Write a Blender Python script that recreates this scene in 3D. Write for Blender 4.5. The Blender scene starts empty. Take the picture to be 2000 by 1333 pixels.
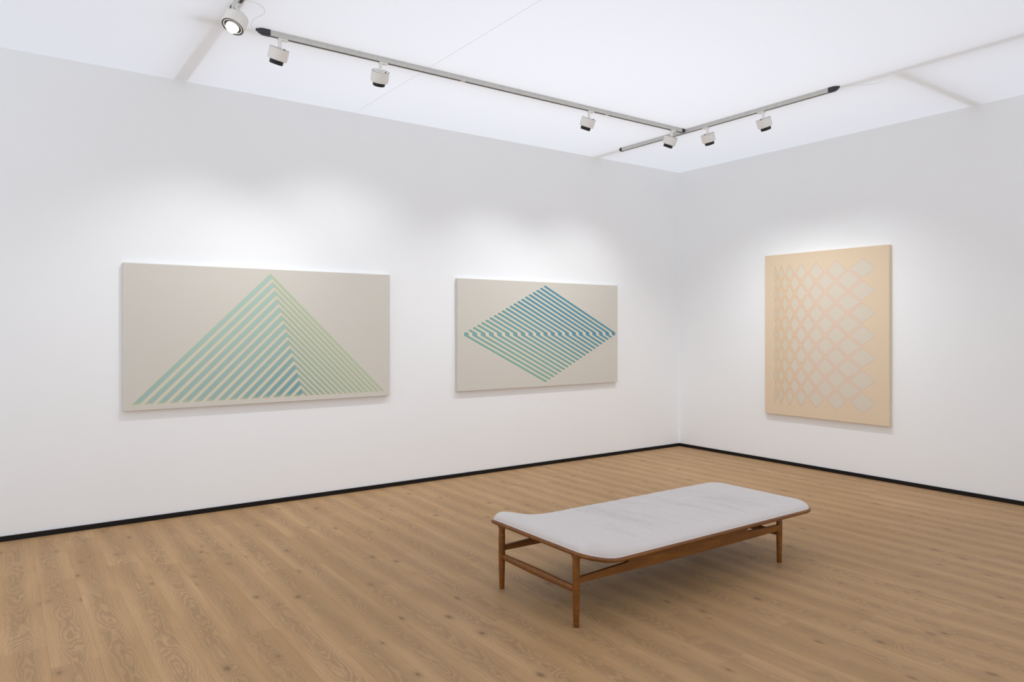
import bpy, bmesh, math, random
from mathutils import Vector, Matrix, noise

# ------------------------------------------------------------------ camera
scene = bpy.context.scene
COL = scene.collection
PI = math.pi
ROOM_H = 3.5
cam_d = bpy.data.cameras.new('camera')
cam_d.sensor_fit = 'HORIZONTAL'
cam_d.sensor_width = 36.0
cam_d.lens = 36.0 * 1399.0 / 2000.0
cam_d.shift_y = -26.2 / 2000.0
cam_d.clip_start = 0.05
cam = bpy.data.objects.new('camera', cam_d)
COL.objects.link(cam)
cam.location = (-7.074, -6.218, 1.5143)
cam.rotation_euler = (PI / 2, 0, math.radians(54.468 - 90.0))
scene.camera = cam

# ------------------------------------------------------------------ world, hall light, exposure
world = bpy.data.worlds.new('world')
scene.world = world
world.use_nodes = True
bg = world.node_tree.nodes['Background']
bg.inputs[0].default_value = (0.88, 0.925, 1.0, 1)
bg.inputs[1].default_value = 1.09

def area_light(name, loc, sx, sy, power, color):
    d = bpy.data.lights.new(name, 'AREA')
    d.shape = 'RECTANGLE'
    d.size = sx
    d.size_y = sy
    d.energy = power
    d.color = color
    o = bpy.data.objects.new(name, d)
    o.location = loc
    COL.objects.link(o)
    return o

# hall lighting that falls on the stretched fabric ceiling from above
area_light('hall_light', (-3.3, -2.0, 5.2), 4.4, 3.4, 40.0, (0.91, 0.945, 1.0))
SPOT_W = 49.0

vs = scene.view_settings
vs.view_transform = 'Standard'
vs.look = 'None'
vs.exposure = 0.13
vs.gamma = 1.0
vs.use_curve_mapping = False
scene.cycles.max_bounces = 10
scene.cycles.diffuse_bounces = 8
scene.cycles.transmission_bounces = 6
scene.cycles.caustics_reflective = False
scene.cycles.caustics_refractive = False

# ------------------------------------------------------------------ helpers
def lin(c):
    return tuple((v / 12.92 if v <= 0.04045 else ((v + 0.055) / 1.055) ** 2.4) for v in (x / 255.0 for x in c))

def rgba(r, g, b):
    return (*lin((r, g, b)), 1.0)

def link(o, parent=None):
    COL.objects.link(o)
    if parent is not None:
        o.parent = parent
    return o

def empty(name, loc=(0, 0, 0)):
    o = bpy.data.objects.new(name, None)
    o.location = loc
    o.empty_display_size = 0.05
    return link(o)

def tag(o, label=None, cat=None, group=None, kind=None):
    if label: o['label'] = label
    if cat: o['category'] = cat
    if group: o['group'] = group
    if kind: o['kind'] = kind
    return o

def obj(name, bm, mat, parent=None, smooth=False, loc=None):
    me = bpy.data.meshes.new(name)
    bm.normal_update()
    bm.to_mesh(me)
    bm.free()
    if mat: me.materials.append(mat)
    if smooth:
        for p in me.polygons: p.use_smooth = True
    o = bpy.data.objects.new(name, me)
    if loc: o.location = loc
    return link(o, parent)

def box(bm, lo, hi, bevel=0.0, seg=2):
    r = bmesh.ops.create_cube(bm, size=1.0)
    vs_ = r['verts']
    c = [(lo[i] + hi[i]) / 2 for i in range(3)]
    s = [hi[i] - lo[i] for i in range(3)]
    for v in vs_:
        v.co = Vector((c[i] + v.co[i] * s[i] for i in range(3)))
    if bevel:
        es = list({e for v in vs_ for e in v.link_edges})
        bmesh.ops.bevel(bm, geom=es, offset=bevel, segments=seg, profile=0.5, affect='EDGES')
    return bm

def BOX(lo, hi, bevel=0.0, seg=2):
    return box(bmesh.new(), lo, hi, bevel, seg)

def lathe(bm, prof, n=40, mat=Matrix.Identity(4), cap0=True, cap1=True, sxy=None):
    """prof: list of (r, z); sxy(i) -> (sx, sy) per ring"""
    rings = []
    for i, (r, z) in enumerate(prof):
        sx, sy = sxy(i) if sxy else (1, 1)
        rings.append([bm.verts.new(mat @ Vector((r * sx * math.cos(2 * PI * k / n), r * sy * math.sin(2 * PI * k / n), z))) for k in range(n)])
    for a, b in zip(rings, rings[1:]):
        for k in range(n):
            bm.faces.new((a[k], a[(k + 1) % n], b[(k + 1) % n], b[k]))
    if cap0: bm.faces.new(list(reversed(rings[0])))
    if cap1: bm.faces.new(rings[-1])
    return bm

def tube(bm, pts, rad, n=12, closed=False, up=Vector((0, 0, 1)), prof=None):
    """sweep an ellipse (rad = (side, vertical)) along pts"""
    P = [Vector(p) for p in pts]
    m = len(P)
    rings = []
    for i in range(m):
        if closed:
            t = P[(i + 1) % m] - P[i - 1]
        else:
            t = P[min(i + 1, m - 1)] - P[max(i - 1, 0)]
        t.normalize()
        side = t.cross(up)
        if side.length < 1e-4: side = Vector((1, 0, 0))
        side.normalize()
        u = side.cross(t)
        ra, rb = rad(i) if callable(rad) else rad
        rings.append([bm.verts.new(P[i] + side * (ra * math.cos(2 * PI * k / n)) + u * (rb * math.sin(2 * PI * k / n))) for k in range(n)])
    rng = range(m) if closed else range(m - 1)
    for i in rng:
        a, b = rings[i], rings[(i + 1) % m]
        for k in range(n):
            bm.faces.new((a[k], b[k], b[(k + 1) % n], a[(k + 1) % n]))
    if not closed:
        bm.faces.new(rings[0])
        bm.faces.new(list(reversed(rings[-1])))
    return bm

def prism(bm, poly, axis, lo, hi):
    """extrude a 2D polygon along axis between lo and hi"""
    def mk(p, t):
        if axis == 'y': return Vector((p[0], t, p[1]))
        if axis == 'x': return Vector((t, p[0], p[1]))
        return Vector((p[0], p[1], t))
    A = [bm.verts.new(mk(p, lo)) for p in poly]
    B = [bm.verts.new(mk(p, hi)) for p in poly]
    n = len(poly)
    for i in range(n):
        bm.faces.new((A[i], A[(i + 1) % n], B[(i + 1) % n], B[i]))
    bm.faces.new(list(reversed(A)))
    bm.faces.new(B)
    bmesh.ops.recalc_face_normals(bm, faces=bm.faces[:])
    return bm

# ------------------------------------------------------------------ node expressions
class X:
    nt = None
    def __init__(s, sock): s.s = sock
    @staticmethod
    def put(node, i, v):
        if isinstance(v, X): X.nt.links.new(v.s, node.inputs[i])
        else: node.inputs[i].default_value = v
    @staticmethod
    def m(op, *a, clamp=False):
        n = X.nt.nodes.new('ShaderNodeMath')
        n.operation = op
        n.use_clamp = clamp
        for i, v in enumerate(a): X.put(n, i, v)
        return X(n.outputs[0])
    def __add__(s, o): return X.m('ADD', s, o)
    __radd__ = __add__
    def __sub__(s, o): return X.m('SUBTRACT', s, o)
    def __rsub__(s, o): return X.m('SUBTRACT', o, s)
    def __mul__(s, o): return X.m('MULTIPLY', s, o)
    __rmul__ = __mul__
    def __truediv__(s, o): return X.m('DIVIDE', s, o)
    def __neg__(s): return X.m('MULTIPLY', s, -1.0)

def xmin(a, b): return X.m('MINIMUM', a, b)
def xmax(a, b): return X.m('MAXIMUM', a, b)
def xabs(a): return X.m('ABSOLUTE', a)
def xfrac(a): return X.m('FRACT', a)
def xsqrt(a): return X.m('SQRT', a)
def xclamp(a): return X.m('ADD', a, 0.0, clamp=True)
def ramp(a, lo, hi, t0=0.0, t1=1.0, smooth=True):
    n = X.nt.nodes.new('ShaderNodeMapRange')
    n.interpolation_type = 'SMOOTHSTEP' if smooth else 'LINEAR'
    n.clamp = True
    X.put(n, 0, a)
    for i, v in zip((1, 2, 3, 4), (lo, hi, t0, t1)): X.put(n, i, v)
    return X(n.outputs[0])
def mixc(f, a, b):
    n = X.nt.nodes.new('ShaderNodeMix')
    n.data_type = 'RGBA'
    X.put(n, 0, f)
    for i, v in ((6, a), (7, b)):
        if isinstance(v, X): X.nt.links.new(v.s, n.inputs[i])
        else: n.inputs[i].default_value = v
    return X(n.outputs[2])
def vec(x, y, z):
    n = X.nt.nodes.new('ShaderNodeCombineXYZ')
    for i, v in enumerate((x, y, z)): X.put(n, i, v)
    return X(n.outputs[0])
def sep(v):
    n = X.nt.nodes.new('ShaderNodeSeparateXYZ')
    X.nt.links.new(v.s, n.inputs[0])
    return X(n.outputs[0]), X(n.outputs[1]), X(n.outputs[2])
def nz(v, scale=1.0, detail=2.0, rough=0.5, dist=0.0):
    n = X.nt.nodes.new('ShaderNodeTexNoise')
    X.nt.links.new(v.s, n.inputs['Vector'])
    n.inputs['Scale'].default_value = scale
    n.inputs['Detail'].default_value = detail
    n.inputs['Roughness'].default_value = rough
    n.inputs['Distortion'].default_value = dist
    return X(n.outputs[0])
def coords(which='Object'):
    n = X.nt.nodes.new('ShaderNodeTexCoord')
    return X(n.outputs[which])
def attr(name, out='Vector'):
    n = X.nt.nodes.new('ShaderNodeAttribute')
    n.attribute_name = name
    return X(n.outputs[out])

def material(name, color=None, rough=0.5, metal=0.0, spec=0.5):
    m = bpy.data.materials.new(name)
    m.use_nodes = True
    b = m.node_tree.nodes['Principled BSDF']
    b.inputs['Roughness'].default_value = rough
    b.inputs['Metallic'].default_value = metal
    b.inputs['Specular IOR Level'].default_value = spec
    if color: b.inputs['Base Color'].default_value = color
    X.nt = m.node_tree
    return m, b

def set_color(b, x): X.nt.links.new(x.s, b.inputs['Base Color'])
def set_bump(b, h, strength, dist):
    n = X.nt.nodes.new('ShaderNodeBump')
    n.inputs['Strength'].default_value = strength
    n.inputs['Distance'].default_value = dist
    X.nt.links.new(h.s, n.inputs['Height'])
    X.nt.links.new(n.outputs[0], b.inputs['Normal'])

# ------------------------------------------------------------------ materials
def mat_wall():
    m, b = material('white_wall_paint', rough=0.85, spec=0.25)
    p = coords()
    n = nz(p, 1.3, 3)
    set_color(b, mixc(ramp(n, 0.3, 0.7), rgba(244, 246, 247), rgba(245, 247, 248)))
    set_bump(b, nz(p, 260, 3), 0.05, 0.002)
    return m

def mat_fabric_ceiling():
    m = bpy.data.materials.new('stretched_white_fabric')
    m.use_nodes = True
    nt = m.node_tree
    X.nt = nt
    for n in list(nt.nodes):
        if n.type == 'BSDF_PRINCIPLED': nt.nodes.remove(n)
    out = [n for n in nt.nodes if n.type == 'OUTPUT_MATERIAL'][0]
    d = nt.nodes.new('ShaderNodeBsdfDiffuse')
    t = nt.nodes.new('ShaderNodeBsdfTranslucent')
    d.inputs[0].default_value = (0.86, 0.86, 0.87, 1)
    t.inputs[0].default_value = (0.86, 0.87, 0.90, 1)
    mx = nt.nodes.new('ShaderNodeMixShader')
    p = coords()
    w = nz(p, 900, 1)
    X.put(mx, 0, ramp(w, 0.2, 0.8, 0.49, 0.51))
    nt.links.new(d.outputs[0], mx.inputs[1])
    nt.links.new(t.outputs[0], mx.inputs[2])
    nt.links.new(mx.outputs[0], out.inputs[0])
    return m

def mat_beam():
    m = bpy.data.materials.new('milky_white_beam')
    m.use_nodes = True
    nt = m.node_tree
    X.nt = nt
    for n in list(nt.nodes):
        if n.type == 'BSDF_PRINCIPLED': nt.nodes.remove(n)
    out = [n for n in nt.nodes if n.type == 'OUTPUT_MATERIAL'][0]
    d = nt.nodes.new('ShaderNodeBsdfDiffuse')
    d.inputs[0].default_value = (0.7, 0.66, 0.62, 1)
    t = nt.nodes.new('ShaderNodeBsdfTransparent')
    t.inputs[0].default_value = (0.95, 0.93, 0.90, 1)
    mx = nt.nodes.new('ShaderNodeMixShader')
    X.put(mx, 0, ramp(nz(coords(), 3, 1), 0.0, 1.0, 0.72, 0.76))
    nt.links.new(d.outputs[0], mx.inputs[1])
    nt.links.new(t.outputs[0], mx.inputs[2])
    nt.links.new(mx.outputs[0], out.inputs[0])
    return m

def mat_floor():
    m, b = material('oak_laminate', rough=0.5, spec=0.3)
    g = attr('grain')                      # x across the board (m), y along + offset, z random per board
    tone = attr('tone', 'Fac')
    x, y, s = sep(g)
    seed = s * 37.0
    # knots: sparse cells along each board
    vn = X.nt.nodes.new('ShaderNodeTexVoronoi')
    vn.feature = 'F1'
    vn.voronoi_dimensions = '2D'
    vn.inputs['Scale'].default_value = 1.0
    vn.inputs['Randomness'].default_value = 0.9
    X.nt.links.new(vec(x * 4.4 + seed, y * 2.6, 0.0).s, vn.inputs['Vector'])
    kd = X(vn.outputs['Distance'])
    cn = X.nt.nodes.new('ShaderNodeSeparateColor')
    X.nt.links.new(vn.outputs['Color'], cn.inputs[0])
    kr = X(cn.outputs[0])
    keep = ramp(kr, 0.56, 0.62)
    ks = ramp(kr, 0.5, 1.0, 0.03, 0.085)
    knot = ramp(kd / ks, 0.25, 1.15, 1.0, 0.0) * keep
    halo = ramp(kd, 0.0, 0.34, 1.0, 0.0) * keep
    # growth rings cut lengthwise: distance to a wandering pith line
    x0 = (nz(vec(y * 0.5, seed, 3.1), 1.0, 1) - 0.5) * 0.10
    hgt = (nz(vec(y * 0.9, seed, 9.7), 1.0, 2) - 0.42) * 0.34
    wob = (nz(vec(x * 22.0, y * 5.0, seed), 1.0, 3, 0.55) - 0.5) * 0.034
    wob2 = (nz(vec(x * 6.0, y * 1.4, seed + 5.0), 1.0, 2) - 0.5) * 0.07
    dx = x - x0
    r = xsqrt(dx * dx * 0.75 + hgt * hgt) + wob + wob2 + halo * 0.035
    ring = xfrac(r * 104.0)
    line = ramp(ring, 0.0, 0.62, 0.0, 1.0) * ramp(ring, 0.78, 1.0, 1.0, 0.0)
    ring2 = xfrac(r * 312.0)
    line2 = ramp(ring2, 0.2, 0.9)
    center = ramp(xabs(dx) + wob * 1.2, 0.015, 0.075, 1.0, 0.0)
    fib = nz(vec(x * 420.0, y * 5.0, seed), 1.0, 3, 0.6)
    fib2 = nz(vec(x * 90.0, y * 1.3, seed + 2.0), 1.0, 3, 0.6)
    cloud = nz(vec(x * 5.0, y * 1.1, seed + 8.0), 1.0, 2)
    pale = rgba(197, 159, 114)
    mid = rgba(179, 142, 97)
    dark = rgba(139, 108, 77)
    c = mixc(ramp(cloud, 0.3, 0.7), mid, pale)
    c = mixc(center * 0.26, c, rgba(160, 130, 93))
    c = mixc(line * (0.17 + center * 0.38), c, dark)
    c = mixc(line2 * 0.14, c, dark)
    c = mixc(ramp(fib, 0.45, 0.75) * 0.16, c, dark)
    c = mixc(ramp(fib2, 0.42, 0.72) * 0.22, c, rgba(150, 116, 84))
    c = mixc(ramp(halo, 0.45, 1.0) * 0.35, c, rgba(140, 110, 80))
    c = mixc(knot * 0.62, c, rgba(98, 74, 52))
    c = mixc(ramp(tone, 0.0, 1.0, 0.0, 0.24, smooth=False), c, rgba(164, 128, 88))
    set_color(b, c)
    X.put(b, 'Roughness', ramp(fib, 0.3, 0.7, 0.46, 0.58))
    set_bump(b, fib + line * 0.3, 0.12, 0.0006)
    return m

def simple(name, col, rough=0.5, metal=0.0, spec=0.5, var=0.06, scale=30.0):
    m, b = material(name, rough=rough, metal=metal, spec=spec)
    n = nz(coords(), scale, 2)
    c0 = rgba(*col)
    c1 = tuple(v * (1 - var) for v in c0[:3]) + (1.0,)
    set_color(b, mixc(ramp(n, 0.3, 0.7), c1, c0))
    return m

def mat_teak():
    m, b = material('oiled_teak', rough=0.38, spec=0.45)
    p = coords()
    x, y, z = sep(p)
    n1 = nz(vec(x * 5.0, y * 55.0, z * 55.0), 1.0, 4, 0.6, 0.4)
    n2 = nz(vec(x * 2.0, y * 9.0, z * 9.0), 1.0, 2)
    c = mixc(ramp(n1, 0.35, 0.7), rgba(110, 64, 14), rgba(136, 84, 22))
    c = mixc(ramp(n2, 0.3, 0.7) * 0.5, c, rgba(102, 58, 14))
    set_color(b, c)
    return m

def mat_linen():
    m, b = material('pale_grey_linen', rough=0.95, spec=0.15)
    p = coords()
    x, y, z = sep(p)
    th = nz(vec(x * 900, y * 60, z * 900), 1.0, 2)
    th2 = nz(vec(x * 60, y * 900, z * 60), 1.0, 2)
    mot = nz(p, 14, 3)
    c = mixc(ramp(th + th2, 0.7, 1.3), rgba(208, 201, 197), rgba(217, 211, 207))
    c = mixc(ramp(mot, 0.4, 0.75) * 0.25, c, rgba(208, 203, 202))
    set_color(b, c)
    b.inputs['Sheen Weight'].default_value = 0.25
    set_bump(b, th + th2, 0.06, 0.0006)
    return m

def canvas_base(b, p):
    x, y, z = sep(p)
    weave = X.m('SINE', x * 2600.0) * X.m('SINE', z * 2600.0)
    set_bump(b, weave + nz(p, 700, 2), 0.08, 0.0004)
    return x, y, z

def halo_edge(f, lo, hi, w):
    """1 inside [lo, hi] of a sawtooth with soft edges"""
    return ramp(f, lo - w, lo + w) * ramp(f, hi - w, hi + w, 1.0, 0.0)

def mat_triangle():
    m, b = material('painted_canvas_triangle', rough=0.8, spec=0.2)
    p = coords()
    x, y, z = canvas_base(b, p)
    # local: x from the canvas middle, z from the lower edge
    zb = 0.042
    xl0, xr0 = -1.069, 1.0645
    pl, pr = 0.0900, 0.0520
    tl = (x - (z - zb) - xl0) / pl
    tr = (xr0 - (x + (z - zb))) / pr
    t = xmin(tl, tr)
    right = ramp(tl - tr, -0.25, 0.25)
    inside = ramp(t, -0.08, 0.08) * ramp(z, zb - 0.003, zb + 0.008)
    halo_in = ramp(t, -0.22, 0.0) * ramp(z, zb - 0.012, zb + 0.004)
    f = xfrac(t + 0.0)
    band = halo_edge(f, 0.03, 0.70, 0.07)
    core = halo_edge(f, 0.13, 0.60, 0.13) * ramp(z, zb, zb + 0.03)
    depth = ramp(t, 0.0, 14.0, smooth=False)
    grain = nz(vec(x, 0.0, z), 420, 2)
    low = ramp(z, 0.05, 0.75, 1.0, 0.0)
    bg_c = mixc(nz(p, 1.1, 2), rgba(210, 206, 196), rgba(214, 210, 201))
    cream = rgba(217, 211, 189)
    lt = mixc(low, rgba(172, 200, 190), rgba(160, 188, 182))
    left_c = mixc(depth * 0.35 + ramp(depth, 0.45, 1.0) * 0.65 * (0.45 + low * 0.55), lt, rgba(112, 158, 168))
    right_c = mixc(depth, rgba(184, 197, 172), rgba(156, 178, 163))
    edge_c = mixc(depth, rgba(190, 199, 175), rgba(168, 180, 158))
    paint = mixc(right, left_c, right_c)
    paint = mixc(ramp(grain, 0.35, 0.7) * 0.25, paint, mixc(0.5, paint, rgba(205, 215, 200)))
    c = mixc(halo_in * 0.75, bg_c, cream)
    c = mixc(inside * band * 0.95, c, edge_c)
    c = mixc(inside * core, c, paint)
    set_color(b, c)
    return m

def mat_rhombus():
    m, b = material('painted_canvas_rhombus', rough=0.8, spec=0.2)
    p = coords()
    x0, y, z0 = canvas_base(b, p)
    x = x0 - 0.0167
    z = z0 - 0.5741
    hx, w, cc = 1.052, 0.0125, 2.022
    pp = 0.1020
    az = xabs(z)
    over = xmax(az - w, 0.0)
    sgn = X.m('SIGN', z)
    s = x + sgn * over * cc
    tt = (s + hx) / pp
    f = xfrac(tt)
    band = halo_edge(f, 0.03, 0.61, 0.07)
    core = halo_edge(f, 0.10, 0.54, 0.12)
    # overall outline
    e = (hx + 0.004) - xabs(x) - over * cc
    inside = ramp(e, -0.004, 0.012)
    halo_in = ramp(e, -0.022, 0.0)
    blue = ramp(s, -1.0, 0.75)
    blue2 = xclamp(blue * 0.8 + ramp(z, -0.4, 0.5) * 0.25)
    blob = ramp(az, 0.0, 0.035, 1.0, 0.0)
    grain = nz(vec(x, 0.0, z), 420, 2)
    bg_c = mixc(nz(p, 1.1, 2), rgba(210, 206, 196), rgba(214, 210, 201))
    cream = rgba(224, 218, 195)
    paint = mixc(blue2, rgba(140, 178, 172), rgba(92, 148, 173))
    paint = mixc(blob * 0.55, paint, mixc(blue, rgba(124, 170, 182), rgba(80, 144, 180)))
    paint = mixc(ramp(grain, 0.35, 0.7) * 0.25, paint, mixc(0.35, paint, rgba(150, 175, 185)))
    edge_c = mixc(blue2, rgba(158, 178, 158), rgba(104, 142, 144))
    c = mixc(halo_in * 0.9, bg_c, cream)
    c = mixc(inside * band, c, edge_c)
    c = mixc(inside * core, c, paint)
    set_color(b, c)
    return m

P3_NODES = [-1.3998, -1.4225, -1.4555, -1.4978, -1.5449, -1.6015, -1.6606, -1.739, -1.8191,
            -1.9137, -2.0174, -2.14, -2.2632, -2.4193, -2.5641]
P3_MID = -1.986
def mat_lattice():
    m, b = material('painted_canvas_lattice', rough=0.8, spec=0.2)
    p = coords()
    # local x runs along the wall away from the corner
    xl, y, z = canvas_base(b, p)
    nodes = [P3_MID - q for q in P3_NODES]      # increasing
    u = None
    for a, c_ in zip(nodes, nodes[1:]):
        k = ramp(xl, a, c_, smooth=False)
        u = k if u is None else u + k
    per, zc = 0.2255, 1.562
    v = (z - zc) / per
    a_ = u * 0.5 + v
    b_ = u * 0.5 - v
    fa = xabs(xfrac(a_) - 0.5)
    fb = xabs(xfrac(b_) - 0.5)
    mm = xmax(fa, fb)
    ia, ib = X.m('FLOOR', a_), X.m('FLOOR', b_)
    uc = ia + ib + 1.0                         # column of the diamond
    vc = (ia - ib) * 0.5                       # row of the diamond
    ok = X.m('GREATER_THAN', uc, 0.5) * X.m('LESS_THAN', uc, 13.5) * X.m('GREATER_THAN', vc, -6.25) * X.m('LESS_THAN', vc, 0.25)
    ok = ok * X.m('GREATER_THAN', xl, nodes[0]) * X.m('LESS_THAN', xl, nodes[-1])
    prog = ramp(u, 0.0, 14.0, smooth=False)
    edge = ramp(prog, 0.0, 1.0, 0.39, 0.44, smooth=False)
    lw_ = ramp(prog, 0.0, 1.0, 0.07, 0.026, smooth=False)
    fill = ramp(mm - edge, -0.025, 0.0, 1.0, 0.0)
    outline = ramp(xabs(mm - edge), 0.0, lw_, 1.0, 0.0)
    band = ramp(mm - edge, -0.01, 0.02)
    edge_cell = xmax(xmax(X.m('GREATER_THAN', vc, -0.2), X.m('LESS_THAN', vc, -5.8)), xmax(X.m('LESS_THAN', uc, 1.5), X.m('GREATER_THAN', uc, 12.5)))
    bgc = mixc(nz(p, 1.2, 2), rgba(224, 204, 176), rgba(228, 209, 182))
    bandc = mixc(ramp(prog, 0.25, 0.75), rgba(229, 202, 168), rgba(227, 204, 186))
    fillc = mixc(ramp(prog, 0.0, 0.6), rgba(215, 204, 179), rgba(219, 210, 193))
    linec = mixc(ramp(prog, 0.1, 0.8), rgba(214, 166, 126), rgba(221, 187, 168))
    c = mixc(ok * band * (1.0 - edge_cell * 0.6), bgc, bandc)
    c = mixc(ok * fill, c, fillc)
    c = mixc(ok * outline * 0.85, c, linec)
    set_color(b, c)
    return m

def mat_lens(strength):
    m = bpy.data.materials.new('glowing_lens')
    m.use_nodes = True
    X.nt = m.node_tree
    b = m.node_tree.nodes['Principled BSDF']
    n = nz(coords(), 60, 1)
    set_color(b, mixc(n, (0.8, 0.8, 0.8, 1), (0.9, 0.9, 0.9, 1)))
    b.inputs['Emission Color'].default_value = (1, 0.97, 0.92, 1)
    b.inputs['Emission Strength'].default_value = strength
    return m

M = dict(
    wall=mat_wall(), ceiling=mat_fabric_ceiling(), beam=mat_beam(), floor=mat_floor(),
    sub=simple('dark_underlay', (84, 62, 44), 0.9),
    base=simple('black_baseboard', (22, 17, 15), 0.55, spec=0.25),
    alu=simple('anodised_aluminium', (206, 206, 202), 0.45, spec=0.4),
    slot=simple('dark_track_insert', (52, 52, 55), 0.6),
    cap=simple('black_plastic_cap', (52, 52, 58), 0.5),
    lampw=simple('cream_white_enamel', (238, 236, 231), 0.45, spec=0.35, var=0.03),
    lampb=simple('black_lens_barrel', (22, 21, 23), 0.55),
    cable=simple('grey_cable', (205, 205, 209), 0.6),
    teak=mat_teak(), linen=mat_linen(),
    pipe=simple('pale_piping', (232, 227, 222), 0.9, spec=0.1),
    deck=simple('plywood_deck', (120, 84, 50), 0.7),
    pine=simple('raw_pine', (200, 170, 125), 0.7),
    tri=mat_triangle(), rho=mat_rhombus(), lat=mat_lattice(), lens=mat_lens(2.5),
    thread=simple('seam_thread', (200, 198, 198), 0.9),
)

# ------------------------------------------------------------------ the room
X0, Y0 = -9.0, -8.0
wl = tag(obj('wall_left', BOX((X0, 0, -0.05), (0.12, 0.12, ROOM_H - 0.002)), M['wall']), 'long white painted wall carrying the two wide striped paintings', kind='structure')
wr = tag(obj('wall_right', BOX((0, Y0, -0.05), (0.12, 0, ROOM_H - 0.002)), M['wall']), 'white painted wall carrying the tall beige lattice painting', kind='structure')

# quarter-round filler strip in the corner
bm = bmesh.new()
R = 0.022
poly = [(0.001, 0.001), (0.001, -R), (-R * 0.3, -R * 0.3), (-R, 0.001)]
prism(bm, poly, 'z', 0.0, ROOM_H - 0.003)
tag(obj('trim_1', bm, M['wall']), 'narrow white filler strip in the room corner', kind='structure')

# skirting
tag(obj('baseboard_left', BOX((X0, -0.012, 0), (-0.012, 0.0, 0.037), 0.0015), M['base']), 'thin black baseboard along the long white wall', kind='structure')
tag(obj('baseboard_right', BOX((-0.012, Y0, 0), (0.0, 0.0, 0.037), 0.0015), M['base']), 'thin black baseboard under the lattice painting wall', kind='structure')

# fabric ceiling
bm = bmesh.new()
box(bm, (X0, Y0, ROOM_H), (0.12, 0.12, ROOM_H + 0.0005))
# keep a single skin: light passes through it once
bmesh.ops.delete(bm, geom=[f for f in bm.faces if f.calc_center_median().z > ROOM_H + 0.0001], context='FACES')
ceil_o = tag(obj('ceiling', bm, M['ceiling']), 'white stretched fabric ceiling lit from above', kind='structure')
obj('seam', BOX((-4.413, Y0, ROOM_H - 0.0010), (-4.411, 0.0, ROOM_H - 0.0003)), M['ceiling'], ceil_o)

# beams that carry the fabric, just above it
def beam(n, pts, wd, horiz, label):
    bm = bmesh.new()
    # pts: (t, gap) along the run
    A = []
    for t, g in pts:
        for sgn in (-1, 1):
            for zz in (ROOM_H + g, ROOM_H + 0.16):
                if horiz == 'y': A.append(bm.verts.new((wd[0] if sgn < 0 else wd[1], t, zz)))
                else: A.append(bm.verts.new((t, wd[0] if sgn < 0 else wd[1], zz)))
    for i in range(len(pts) - 1):
        a, b_ = A[4 * i:4 * i + 4], A[4 * i + 4:4 * i + 8]
        for q, w_ in ((0, 1), (1, 3), (3, 2), (2, 0)):
            bm.faces.new((a[q], a[w_], b_[w_], b_[q]))
    bm.faces.new((A[0], A[2], A[3], A[1]))
    bm.faces.new((A[-4], A[-3], A[-1], A[-2]))
    bmesh.ops.recalc_face_normals(bm, faces=bm.faces[:])
    tag(obj('trim_%d' % n, bm, M['beam']), label, kind='structure')
beam(2, [(0.05, 0.003), (-0.5, 0.008), (-1.2, 0.022), (-5.0, 0.03)], (-5.95, -5.85), 'y', 'roof beam above the fabric, over the bright spotlight')
beam(3, [(-6.06, 0.035), (-5.5, 0.03), (-1.52, 0.03)], (-1.36, -1.26), 'x', 'roof beam above the fabric, along the long track')
beam(4, [(0.05, 0.004), (-0.6, 0.012), (-2.0, 0.03), (-3.2, 0.03), (-5.0, 0.018)], (-1.47, -1.38), 'y', 'roof beam above the fabric, along the short track')
beam(5, [(-1.36, 0.03), (-0.6, 0.02), (0.05, 0.004)], (-3.47, -3.38), 'x', 'roof beam above the fabric, beside the lattice painting')

# ------------------------------------------------------------------ floor boards
random.seed(11)
floor_o = tag(obj('floor', BOX((X0, Y0, -0.05), (0.0, 0.0, -0.009)), M['sub']), 'light oak laminate floor laid across the room', kind='structure')
BW, BL, BX = 0.1885, 1.28, -3.123
KNOWN = {-1: -4.61, -2: -4.26, -3: -3.449, -4: -4.05, -5: -4.454, -6: -3.635, -7: -4.14, -18: -2.312}

def project(px, py):
    d = Vector((px - cam.location.x, py - cam.location.y, -cam.location.z))
    a = math.radians(54.468)
    f_ = d.x * math.cos(a) + d.y * math.sin(a)
    if f_ < 0.3: return None
    r_ = d.x * math.sin(a) - d.y * math.cos(a)
    return 1000 + 1399 * r_ / f_, 640.3 + 1399 * cam.location.z / f_

def add_board(bm, gl, tl_, x0, x1, y0, y1):
    """one board with chamfered upper edges; returns grain attributes through bmesh layers"""
    g, c = 0.0001, 0.00035
    lo = [(x0 + g, y0 + g), (x1 - g, y0 + g), (x1 - g, y1 - g), (x0 + g, y1 - g)]
    hi = [(x0 + g + c, y0 + g + c), (x1 - g - c, y0 + g + c), (x1 - g - c, y1 - g - c), (x0 + g + c, y1 - g - c)]
    vb = [bm.verts.new((p[0], p[1], -0.009)) for p in lo]
    vm = [bm.verts.new((p[0], p[1], -0.0004)) for p in lo]
    vt = [bm.verts.new((p[0], p[1], 0.0)) for p in hi]
    for a, b_ in ((vb, vm), (vm, vt)):
        for k in range(4):
            bm.faces.new((a[k], a[(k + 1) % 4], b_[(k + 1) % 4], b_[k]))
    bm.faces.new(vt)
    bm.faces.new(list(reversed(vb)))
    off, sd, tn = random.uniform(0, 60), random.random(), random.random()
    flip = random.choice((-1, 1))
    for v in vb + vm + vt:
        v[gl] = Vector(((v.co.x - (x0 + x1) / 2) * flip, v.co.y + off, sd))
        v[tl_] = tn

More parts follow.
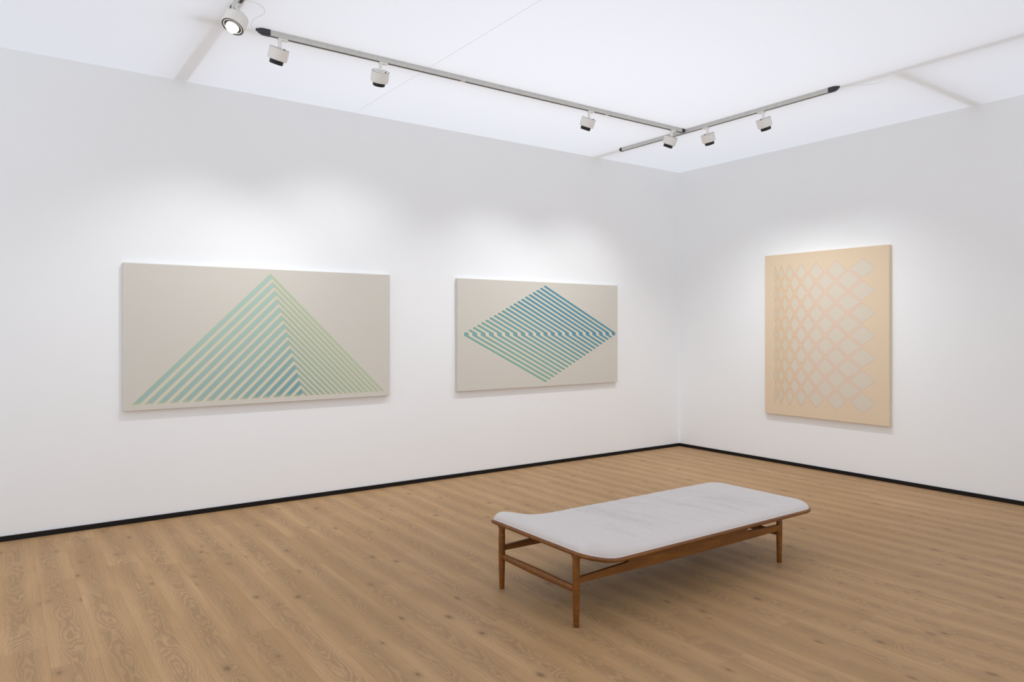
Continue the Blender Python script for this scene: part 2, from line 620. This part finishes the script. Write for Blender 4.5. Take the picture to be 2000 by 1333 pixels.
boards, rest = [], []
row = -int((BX - X0) / BW) - 1
while True:
    xa = BX + row * BW
    xb = xa + BW
    if xa >= -0.005: break
    xa2, xb2 = max(xa, X0), min(xb, 0.0)
    y = KNOWN.get(row, random.uniform(-BL, 0))
    while y > 0: y -= BL
    while y + BL < 0: y += BL
    ys = [0.0]
    while y > Y0:
        if ys[-1] - y > 0.03: ys.append(y)
        y -= BL
    ys.append(Y0)
    for ya, yb in zip(ys[1:], ys):
        seen = False
        for fx in (0, 0.5, 1):
            for fy in (0, 0.17, 0.33, 0.5, 0.67, 0.83, 1):
                q = project(xa2 + (xb2 - xa2) * fx, ya + (yb - ya) * fy)
                if q and -60 < q[0] < 2060 and q[1] < 1400: seen = True
        (boards if seen else rest).append((xa2, xb2, ya, yb))
    row += 1

def board_mesh(items, name, parent):
    bm = bmesh.new()
    gl = bm.verts.layers.float_vector.new('grain')
    tl_ = bm.verts.layers.float.new('tone')
    for it in items: add_board(bm, gl, tl_, *it)
    return obj(name, bm, M['floor'], parent)

for it in boards: board_mesh([it], 'plank', floor_o)
board_mesh(rest, 'planks_beyond_view', floor_o)['kind'] = 'stuff'
print('boards', len(boards), 'rest', len(rest))

# ------------------------------------------------------------------ paintings
def painting(label, mat, width, height, loc, rotz, thick=0.042):
    root = empty('painting', loc)
    root.rotation_euler = (0, 0, rotz)
    tag(root, label, 'painting')
    bm = bmesh.new()
    # local: x across, z up from lower edge, front towards -y, back at y = -0.002
    box(bm, (-width / 2, -thick, 0), (width / 2, -0.002, height))
    es = [e for e in bm.edges if any(abs(v.co.y + thick) < 1e-5 for v in e.verts)]
    bmesh.ops.bevel(bm, geom=es, offset=0.004, segments=3, profile=0.5, affect='EDGES')
    bmesh.ops.delete(bm, geom=[f for f in bm.faces if f.normal.y > 0.9 or all(abs(v.co.y + 0.002) < 1e-5 for v in f.verts)], context='FACES')
    obj('canvas', bm, mat, root)
    e, d0, d1 = 0.0015, -thick + 0.004, 0.0
    w2, bw = width / 2 - e, 0.045
    for lo, hi in (((-w2, d0, e), (w2, d1, e + bw)), ((-w2, d0, height - e - bw), (w2, d1, height - e)),
                   ((-w2, d0, e + bw), (-w2 + bw, d1, height - e - bw)), ((w2 - bw, d0, e + bw), (w2, d1, height - e - bw))):
        obj('stretcher_bar', BOX(lo, hi), M['pine'], root)
    return root

painting('wide grey canvas painted with nested green and blue triangle chevrons', M['tri'], 2.232, 1.141, (-5.197, -0.001, 0.872), 0)
painting('wide grey canvas painted with a blue diagonally striped rhombus', M['rho'], 2.207, 1.143, (-2.2305, -0.001, 0.870), 0)
painting('tall beige canvas painted with a pale pink diamond lattice', M['lat'], 1.392, 1.776, (-0.001, P3_MID, 0.549), -PI / 2)

# ------------------------------------------------------------------ track lighting
TW, TH = 0.034, 0.038
def track_profile():
    w, h = TW / 2, TH
    z = ROOM_H
    return [(-w, z), (-w, z - 0.012), (-w + 0.0015, z - 0.0135), (-w + 0.0015, z - 0.0165), (-w, z - 0.018), (-w, z - h), (-0.009, z - h), (-0.009, z - 0.01), (0.009, z - 0.01), (0.009, z - h),
            (w, z - h), (w, z - 0.018), (w - 0.0015, z - 0.0165), (w - 0.0015, z - 0.0135), (w, z - 0.012), (w, z)]

def track(label, axis, fixed, t0, t1, caps, couplers=()):
    """axis 'x' or 'y'; caps = (kind at t0, kind at t1): 'end', 'feed' or None"""
    root = empty('lighting_track', (0, 0, 0))
    tag(root, label, 'light track', 'aluminium lighting tracks on the ceiling')
    root.location = (t0, fixed, ROOM_H) if axis == 'x' else (fixed, t0, ROOM_H)
    inv = Matrix.Translation(-root.location)
    def place(bm): bm.transform(inv); return bm
    prof = track_profile()
    sh = [(p[0] + fixed, p[1]) for p in prof]
    bm = bmesh.new()
    prism(bm, sh, 'x' if axis == 'x' else 'y', t0, t1)
    obj('rail', place(bm), M['alu'], root)
    z1 = ROOM_H - TH + 0.001
    if axis == 'x': b = BOX((t0, fixed - 0.0088, z1), (t1, fixed + 0.0088, ROOM_H - 0.0105))
    else: b = BOX((fixed - 0.0088, t0, z1), (fixed + 0.0088, t1, ROOM_H - 0.0105))
    obj('conductor_insert', place(b), M['slot'], root)
    for end, kind in ((t0, caps[0]), (t1, caps[1])):
        if not kind: continue
        s = -1 if end == t0 else 1
        if abs(t1 - t0) > 0 and t1 < t0: s = -s
        bm = bmesh.new()
        if kind == 'end':
            L = 0.045
            rows = [(0, 1.04, 0.0), (0.55, 1.04, 0.0), (0.85, 0.96, 0.006), (1.0, 0.75, 0.014)]
        else:
            L = 0.092
            rows = [(0, 1.06, 0.0), (0.5, 1.06, 0.0), (0.78, 0.82, 0.008), (0.82, 0.5, 0.012), (1.0, 0.18, 0.017)]
        rings = []
        for t, sc, lift in rows:
            q = end + s * L * t
            hw = TW / 2 * sc
            zt, zb = ROOM_H - 0.0005 - lift * 0.35, ROOM_H - TH * 1.03 + lift
            pts = [(-hw, zt), (-hw, zb + 0.004), (-hw + 0.004 * sc, zb), (hw - 0.004 * sc, zb), (hw, zb + 0.004), (hw, zt)]
            rings.append([bm.verts.new((q, fixed + a, b_) if axis == 'x' else (fixed + a, q, b_)) for a, b_ in pts])
        for a, b_ in zip(rings, rings[1:]):
            for k in range(6):
                bm.faces.new((a[k], a[(k + 1) % 6], b_[(k + 1) % 6], b_[k]))
        bm.faces.new(rings[0]); bm.faces.new(rings[-1])
        bmesh.ops.recalc_face_normals(bm, faces=bm.faces[:])
        obj('end_cap' if kind == 'end' else 'feed_cap', place(bm), M['cap'], root)
    for t in couplers:
        if axis == 'x': b = BOX((t - 0.02, fixed - 0.016, ROOM_H - TH - 0.0012), (t + 0.02, fixed + 0.016, ROOM_H - TH + 0.004), 0.0008)
        obj('joint_cover', place(b), M['lampw'], root)
    return root

YA, XB, XC = -1.385, -1.487, -5.905
track('long aluminium lighting track running beside the long white wall', 'x', YA, -5.61, -1.552, ('feed', 'end'), (-4.10, -2.555))
track('short aluminium lighting track in front of the lattice painting wall', 'y', XB, -2.915, -0.50, ('feed', 'end'))
track('aluminium lighting track carrying the glowing spotlight', 'y', XC, -4.6, -1.64, (None, 'end'))

def spotlight(label, axis, pos, flip, aim, tilt_pos=None, power=SPOT_W, glow=False, size=1.0, cone=93.0):
    """pos: stem foot on the track (x, y); aim: point the lamp looks at; flip: side of the adapter bar"""
    z0 = ROOM_H - TH
    root = empty('spotlight', (pos[0], pos[1], z0))
    tag(root, label, 'spotlight')
    # adapter bar clipped under the track
    L = 0.066
    a0, a1 = (-0.012, L - 0.012) if flip > 0 else (-L + 0.012, 0.012)
    if axis == 'x': b = BOX((a0, -0.0135, -0.013), (a1, 0.0135, 0.002), 0.003)
    else: b = BOX((-0.0135, a0, -0.013), (0.0135, a1, 0.002), 0.003)
    obj('track_adapter', b, M['lampw'], root)
    st = 0.066
    obj('stem', lathe(bmesh.new(), [(0.0118, -st), (0.0118, -0.012)], 20), M['lampw'], root, smooth=False)
    piv = Vector((0, 0, -st))
    # lamp axis
    d = (Vector(aim) - (Vector((pos[0], pos[1], z0)) + piv)).normalized()
    rot = d.to_track_quat('-Z', 'Y').to_matrix().to_4x4()
    T = Matrix.Translation(piv) @ rot
    s = size
    rb, hb = 0.0655 * s, 0.077 * s
    # housing: local +z is the back
    prof = [(rb - 0.0035, 0.0), (rb - 0.0035, -0.0012), (rb - 0.0012, -0.0012), (rb, -0.003), (rb, -hb + 0.002), (rb - 0.002, -hb), (0.05 * s, -hb), (0.05 * s, -hb + 0.004)]
    hs = obj('housing', lathe(bmesh.new(), prof, 56, T), M['lampw'], root)
    obj('rim_groove', lathe(bmesh.new(), [(rb - 0.0034, 0.0004), (rb - 0.0016, 0.0004), (rb - 0.0016, -0.0014), (rb - 0.0034, -0.0014)], 56, T, cap0=False, cap1=False), M['lampb'], hs)
    obj('pivot_collar', lathe(bmesh.new(), [(0.0135, 0.0035), (0.0135, -0.001)], 20, T), M['alu'], hs)
    wd = rot.to_3x3().inverted() @ (Vector((0.45, -0.9, 0)) if axis == 'x' else Vector((-1.0, -0.1, 0)))
    wd.z = 0
    wd.normalize()
    obj('screw', lathe(bmesh.new(), [(0.0064, 0.0), (0.0064, 0.0045), (0.0052, 0.0055)], 16, T @ Matrix.Translation(wd * 0.044 * s)), M['lampb'], hs)
    # dark lens barrel with a recessed lens
    r2, h2 = 0.0455 * s, 0.029 * s
    if glow: r2, h2 = 0.0625 * s, 0.002
    prof = [(r2, -hb + 0.003), (r2, -hb - h2 * 0.7), (r2 - 0.003, -hb - h2), (r2 - 0.007, -hb - h2), (r2 - 0.009, -hb + 0.002), (r2 - 0.012, -hb + 0.010)]
    if glow: prof = [(r2, -hb + 0.001), (r2, -hb - h2), (r2 - 0.003, -hb - h2 - 0.001), (r2 - 0.014, -hb - h2 + 0.006), (r2 - 0.026, -hb + 0.002)]
    obj('lens_barrel', lathe(bmesh.new(), prof, 48, T, cap0=False, cap1=not glow), M['lampb'], root)
    lz = -hb + 0.0095 if not glow else -hb - 0.0005
    rl = r2 - 0.0125 if not glow else 0.037 * s
    if glow:
        lp = [(rl, lz + 0.002), (rl, lz - 0.004), (rl * 0.94, lz - 0.014), (rl * 0.76, lz - 0.025), (rl * 0.45, lz - 0.033), (0.001, lz - 0.036)]
    else:
        lp = [(rl, lz), (rl * 0.7, lz - 0.003), (0.001, lz - 0.004)]
    obj('lens', lathe(bmesh.new(), lp, 36, T), M['lens'], root, smooth=True)
    ld = bpy.data.lights.new('spot_beam', 'SPOT')
    ld.energy = power
    ld.color = (0.97, 0.985, 1.0)
    ld.spot_size = math.radians(cone)
    ld.spot_blend = 1.0
    ld.shadow_soft_size = 0.022
    lo = bpy.data.objects.new('spot_beam', ld)
    lo.matrix_local = T @ Matrix.Translation((0, 0, -hb - h2 - (0.075 if glow else 0.018)))
    link(lo, root)
    return root

spotlight('white spotlight by the black feed cap of the long track', 'x', (-5.544, YA), 1, (-5.90, 0.0, 0.5))
spotlight('white spotlight aimed at the middle of the triangle painting', 'x', (-4.806, YA), 1, (-4.55, 0.0, 1.15), power=SPOT_W * 0.72)
spotlight('white spotlight aimed at the striped rhombus painting', 'x', (-2.773, YA), 1, (-2.98, 0.0, 0.5))
spotlight('white spotlight hanging where the two tracks meet', 'x', (-1.691, YA), 1, (-1.88, 0.0, 0.5))
spotlight('white spotlight on the short track, next to the track crossing', 'y', (XB, -1.659), 1, (-0.12, -1.52, 0.35))
spotlight('white spotlight on the short track, nearer its feed cable', 'y', (XB, -2.284), 1, (-0.1, -2.34, 0.4))
spotlight('white spotlight with its glowing lens facing into the room', 'y', (XC, -1.72), -1, (-7.35, -2.35, 0.3), glow=True, size=1.03, cone=80.0)

# supply cables lying on the fabric at the feed ends
def cable(label, pts, r=0.0009):
    bm = bmesh.new()
    P = [Vector(p) for p in pts]
    sm = []
    n = len(P)
    for i in range(n - 1):
        p0, p1, p2, p3 = P[max(i - 1, 0)], P[i], P[i + 1], P[min(i + 2, n - 1)]
        for k in range(8):
            t = k / 8
            sm.append(0.5 * ((2 * p1) + (p2 - p0) * t + (2 * p0 - 5 * p1 + 4 * p2 - p3) * t * t + (3 * p1 - p0 - 3 * p2 + p3) * t ** 3))
    sm.append(P[-1])
    tube(bm, sm, (r, r), 8)
    return tag(obj('supply_cable', bm, M['cable'], smooth=True), label, 'cable')
cable('thin grey cable leaving the short track feed cap', [(XB, -3.004, ROOM_H - 0.016), (-1.47, -3.03, ROOM_H - 0.010), (-1.42, -3.07, ROOM_H - 0.004), (-1.33, -3.13, ROOM_H - 0.002), (-1.28, -3.2, ROOM_H - 0.0015), (-1.30, -3.27, ROOM_H - 0.001)])
cable('thin grey cable between the long track and the glowing spotlight track', [(-5.70, YA, ROOM_H - 0.016), (-5.735, -1.40, ROOM_H - 0.008), (-5.75, -1.50, ROOM_H - 0.002), (-5.72, -1.64, ROOM_H - 0.0015), (-5.78, -1.74, ROOM_H - 0.0015), (-5.885, -1.76, ROOM_H - 0.004)])

# ------------------------------------------------------------------ daybed
bed = empty('daybed', (-3.75, -3.13, 0))
tag(bed, 'low teak daybed with a pale grey linen mattress', 'daybed')
inv = Matrix.Translation(-bed.location)
HX, FX = -4.716, -2.670          # head and foot rail lines
NY, FY = -3.530, -2.688          # near and far rail lines
def sstep(t):
    t = max(0.0, min(1.0, t))
    return t * t * (3 - 2 * t)
def zrail(x):
    return 0.3135 + 0.0893 * sstep((-4.4544 - x) / 0.4223)
RH, RF = 0.055, 0.13             # corner radii at head and foot
def outline(inset=0.0, n=10, dens=0.05):
    x0, x1, y0, y1 = HX + inset, FX - inset, NY + inset, FY - inset
    rh, rf = max(RH - inset, 0.01), max(RF - inset, 0.02)
    pts = []
    def arc(cx_, cy_, r, a0, a1):
        for k in range(n + 1):
            a = a0 + (a1 - a0) * k / n
            pts.append((cx_ + r * math.cos(a), cy_ + r * math.sin(a)))
    def seg(p, q):
        m = max(2, int(math.hypot(q[0] - p[0], q[1] - p[1]) / dens))
        for k in range(1, m): pts.append((p[0] + (q[0] - p[0]) * k / m, p[1] + (q[1] - p[1]) * k / m))
    arc(x0 + rh, y0 + rh, rh, PI, 1.5 * PI)
    seg((x0 + rh, y0), (x1 - rf, y0))
    arc(x1 - rf, y0 + rf, rf, 1.5 * PI, 2 * PI)
    seg((x1, y0 + rf), (x1, y1 - rf))
    arc(x1 - rf, y1 - rf, rf, 0, 0.5 * PI)
    seg((x1 - rf, y1), (x0 + rh, y1))
    arc(x0 + rh, y1 - rh, rh, 0.5 * PI, PI)
    seg((x0, y1 - rh), (x0, y0 + rh))
    return pts

def add(name, bm, mat, parent=bed, smooth=True, label=None):
    bm.transform(inv)
    o = obj(name, bm, mat, parent, smooth=smooth)
    if label: o['label'] = label
    return o

# rounded rail that frames the mattress, swept up at the head end
bm = bmesh.new()
tube(bm, [(p[0], p[1], zrail(p[0])) for p in outline(0.0)], (0.0130, 0.0120), 14, closed=True)
bmesh.ops.recalc_face_normals(bm, faces=bm.faces[:])
add('frame_rail', bm, M['teak'])

# legs
LX0, LX1, LY0, LY1 = -4.706, -2.986, -3.460, -2.801
for lx, ly, head in ((LX0, LY0, 1), (LX0, LY1, 1), (LX1, LY0, 0), (LX1, LY1, 0)):
    top = zrail(lx) - 0.004 if head else 0.3055
    prof = [(0.0135, 0.0), (0.0150, 0.004), (0.0172, 0.10), (0.0195, 0.20), (0.0192, top - 0.085), (0.0185, top - 0.055), (0.0187, top - 0.046), (0.0200, top - 0.034), (0.0225, top - 0.025), (0.0270, top - 0.017), (0.034, top - 0.0105), (0.044, top - 0.006), (0.056, top - 0.003)]
    def sxy(i, head=head):
        r = prof[i][0]
        k = min(1.0, (0.0185 if i < 7 else (0.0175 - 0.0006 * (i - 6))) / r) if i >= 7 else 1.0
        if not head: return (k, k)
        return (k, 1.0)
    bm = lathe(bmesh.new(), prof, 28, Matrix.Translation((lx, ly, 0)), sxy=sxy)
    add('leg', bm, M['teak'])

# end stretchers
for lx in (LX0, LX1):
    bm = bmesh.new()
    N = 16
    tube(bm, [(lx, LY0 + 0.008 + (LY1 - LY0 - 0.016) * k / N, 0.188) for k in range(N + 1)],
         lambda i: (0.0125 + 0.005 * math.sin(PI * i / 16), 0.0165 + 0.0045 * math.sin(PI * i / 16)), 18)
    bmesh.ops.recalc_face_normals(bm, faces=bm.faces[:])
    add('stretcher', bm, M['teak'])

# side aprons: full height in the middle, slim tongues to the legs
def apron(y):
    sl = 0.33
    xa, xb = LX0 + 0.010, LX1 - 0.010
    low = [(xa, 0.221), (xa + 0.25, 0.217), (xa + 0.6, 0.211), (xb - 0.6, 0.207), (xb - 0.2, 0.207), (xb, 0.209)]
    xl, xr = xa + sl + 0.02, xb - sl
    up = [(xb, 0.245), (xb - 0.15, 0.2485), (xr + 0.012, 0.257), (xr + 0.003, 0.259), (xr - 0.001, 0.264), (xr + 0.002, 0.272), (xr + 0.02, 0.3045),
          (xl - 0.02, 0.3045), (xl + 0.002, 0.278), (xl + 0.003, 0.270), (xl - 0.004, 0.265), (xl - 0.02, 0.262), (xa + 0.15, 0.2545), (xa, 0.250)]
    bm = bmesh.new()
    prism(bm, low + up, 'y', y - 0.011, y + 0.011)
    es = [e for e in bm.edges if abs(e.verts[0].co.y - e.verts[1].co.y) < 1e-6]
    bmesh.ops.bevel(bm, geom=es, offset=0.0025, segments=2, profile=0.5, affect='EDGES')
    add('apron', bm, M['teak'], smooth=False)
apron(LY0)
apron(LY1)

# deck under the mattress, follows the rail
bm = bmesh.new()
ol = outline(0.010, dens=0.04)
A = [bm.verts.new((p[0], p[1], zrail(p[0]) - 0.004)) for p in ol]
B = [bm.verts.new((p[0], p[1], zrail(p[0]) - 0.010)) for p in ol]
nA = len(A)
for k in range(nA):
    bm.faces.new((A[k], A[(k + 1) % nA], B[(k + 1) % nA], B[k]))
# strips across the width keep the bent panel clean
xs = [HX + 0.012 + (FX - HX - 0.024) * k / 40 for k in range(41)]
def halfspan(x, inset):
    x0, x1 = HX + inset, FX - inset
    hw = (FY - NY) / 2 - inset
    rh, rf = max(RH - inset, 0.01), max(RF - inset, 0.02)
    if x - x0 < rh:
        q = rh - max(x - x0, 0)
        return hw - rh + math.sqrt(max(rh * rh - q * q, 0))
    if x1 - x < rf:
        q = rf - max(x1 - x, 0)
        return hw - rf + math.sqrt(max(rf * rf - q * q, 0))
    return hw
MY = (NY + FY) / 2
bm.clear()
rows = []
for x in xs:
    h = halfspan(x, 0.010)
    rows.append([bm.verts.new((x, MY - h, zrail(x) - 0.004)), bm.verts.new((x, MY + h, zrail(x) - 0.004)), bm.verts.new((x, MY + h, zrail(x) - 0.010)), bm.verts.new((x, MY - h, zrail(x) - 0.010))])
for a, b_ in zip(rows, rows[1:]):
    for k in range(4): bm.faces.new((a[k], b_[k], b_[(k + 1) % 4], a[(k + 1) % 4]))
bm.faces.new(rows[0]); bm.faces.new(list(reversed(rows[-1])))
bmesh.ops.recalc_face_normals(bm, faces=bm.faces[:])
add('deck', bm, M['deck'], smooth=False)

# mattress: domed height field with creases across its width
INS = 0.002
def sdf_in(x, y):
    """distance inwards from the rounded outline"""
    hw = (FY - NY) / 2 - INS
    x0, x1 = HX + INS, FX - INS
    r = RH if x < (x0 + x1) / 2 else RF
    dx = min(x - x0, x1 - x)
    dy = hw - abs(y - MY)
    qx, qy = r - dx, r - dy
    if qx > 0 and qy > 0: return r - math.hypot(qx, qy)
    return min(dx, dy)
def mattress_z(x, y):
    d = max(sdf_in(x, y), 0.0)
    xh = x - (HX + INS)
    Rr = 0.09
    q = 1 - min(d / Rr, 1.0)
    dome = (1 - q ** 2.1) ** (1 / 2.1)
    H = 0.045 + 0.026 * math.exp(-((x + 4.584) / 0.18) ** 2)
    crown = 0.007 * (1 - ((y - MY) / 0.416) ** 2) * min(1, (FX - x) / 0.4)
    # creases running across the width
    u = x + 0.16 * (y - MY)
    env = sstep((x + 4.42) / 0.3) * sstep((FX - 0.12 - x) / 0.4)
    w = u + 0.02 * noise.noise(Vector((x * 5, y * 6, 9.1)))
    n1 = noise.noise(Vector((w * 22, y * 1.5, 1.7)))
    n2 = noise.noise(Vector((w * 10, y * 1.2, 6.3)))
    n3 = noise.noise(Vector((w * 42, y * 2.4, 2.2)))
    patch = 0.60 + 0.40 * sstep((noise.noise(Vector((x * 3.0, y * 4.0, 4.4))) + 0.4) / 0.7)
    cr = (max(0.0, 1 - abs(n1) * 3.0) ** 1.2 * 0.0125 * patch + n3 * 0.0075 * patch + n2 * 0.005) * env * sstep(d / 0.15)
    return zrail(x) + 0.009 + dome * H + crown * min(1, d / 0.2) + cr
NX, NYY = 330, 110
bm = bmesh.new()
cols = []
for i in range(NX + 1):
    t = i / NX
    t = t - math.sin(2 * PI * t) / (2 * PI) * 0.55
    x = HX + INS + (FX - HX - 2 * INS) * t
    h = halfspan(x, INS)
    c_ = []
    for j in range(NYY + 1):
        s = j / NYY
        s = s - math.sin(2 * PI * s) / (2 * PI) * 0.75
        y = MY - h + 2 * h * s
        c_.append(bm.verts.new((x, y, mattress_z(x, y))))
    cols.append(c_)
for a, b_ in zip(cols, cols[1:]):
    for j in range(NYY): bm.faces.new((a[j], b_[j], b_[j + 1], a[j + 1]))
# underside
und = []
for i in range(0, NX + 1):
    x = cols[i][0].co.x
    a = bm.verts.new((x, cols[i][0].co.y, zrail(x) - 0.003))
    b_ = bm.verts.new((x, cols[i][-1].co.y, zrail(x) - 0.003))
    und.append((a, b_))
for i in range(NX):
    bm.faces.new((und[i][0], und[i + 1][0], cols[i + 1][0], cols[i][0]))
    bm.faces.new((cols[i][-1], cols[i + 1][-1], und[i + 1][1], und[i][1]))
    bm.faces.new((und[i][1], und[i + 1][1], und[i + 1][0], und[i][0]))
mat_o = add('mattress', bm, M['linen'], label='pale grey linen mattress')
bm = bmesh.new()
tube(bm, [(p[0], p[1], zrail(p[0]) + 0.0115) for p in outline(0.0025)], (0.0028, 0.0028), 8, closed=True)
bmesh.ops.recalc_face_normals(bm, faces=bm.faces[:])
po = obj('piping', bm, M['pipe'], None, smooth=True)
for v in po.data.vertices: v.co = inv @ v.co
po.parent = mat_o
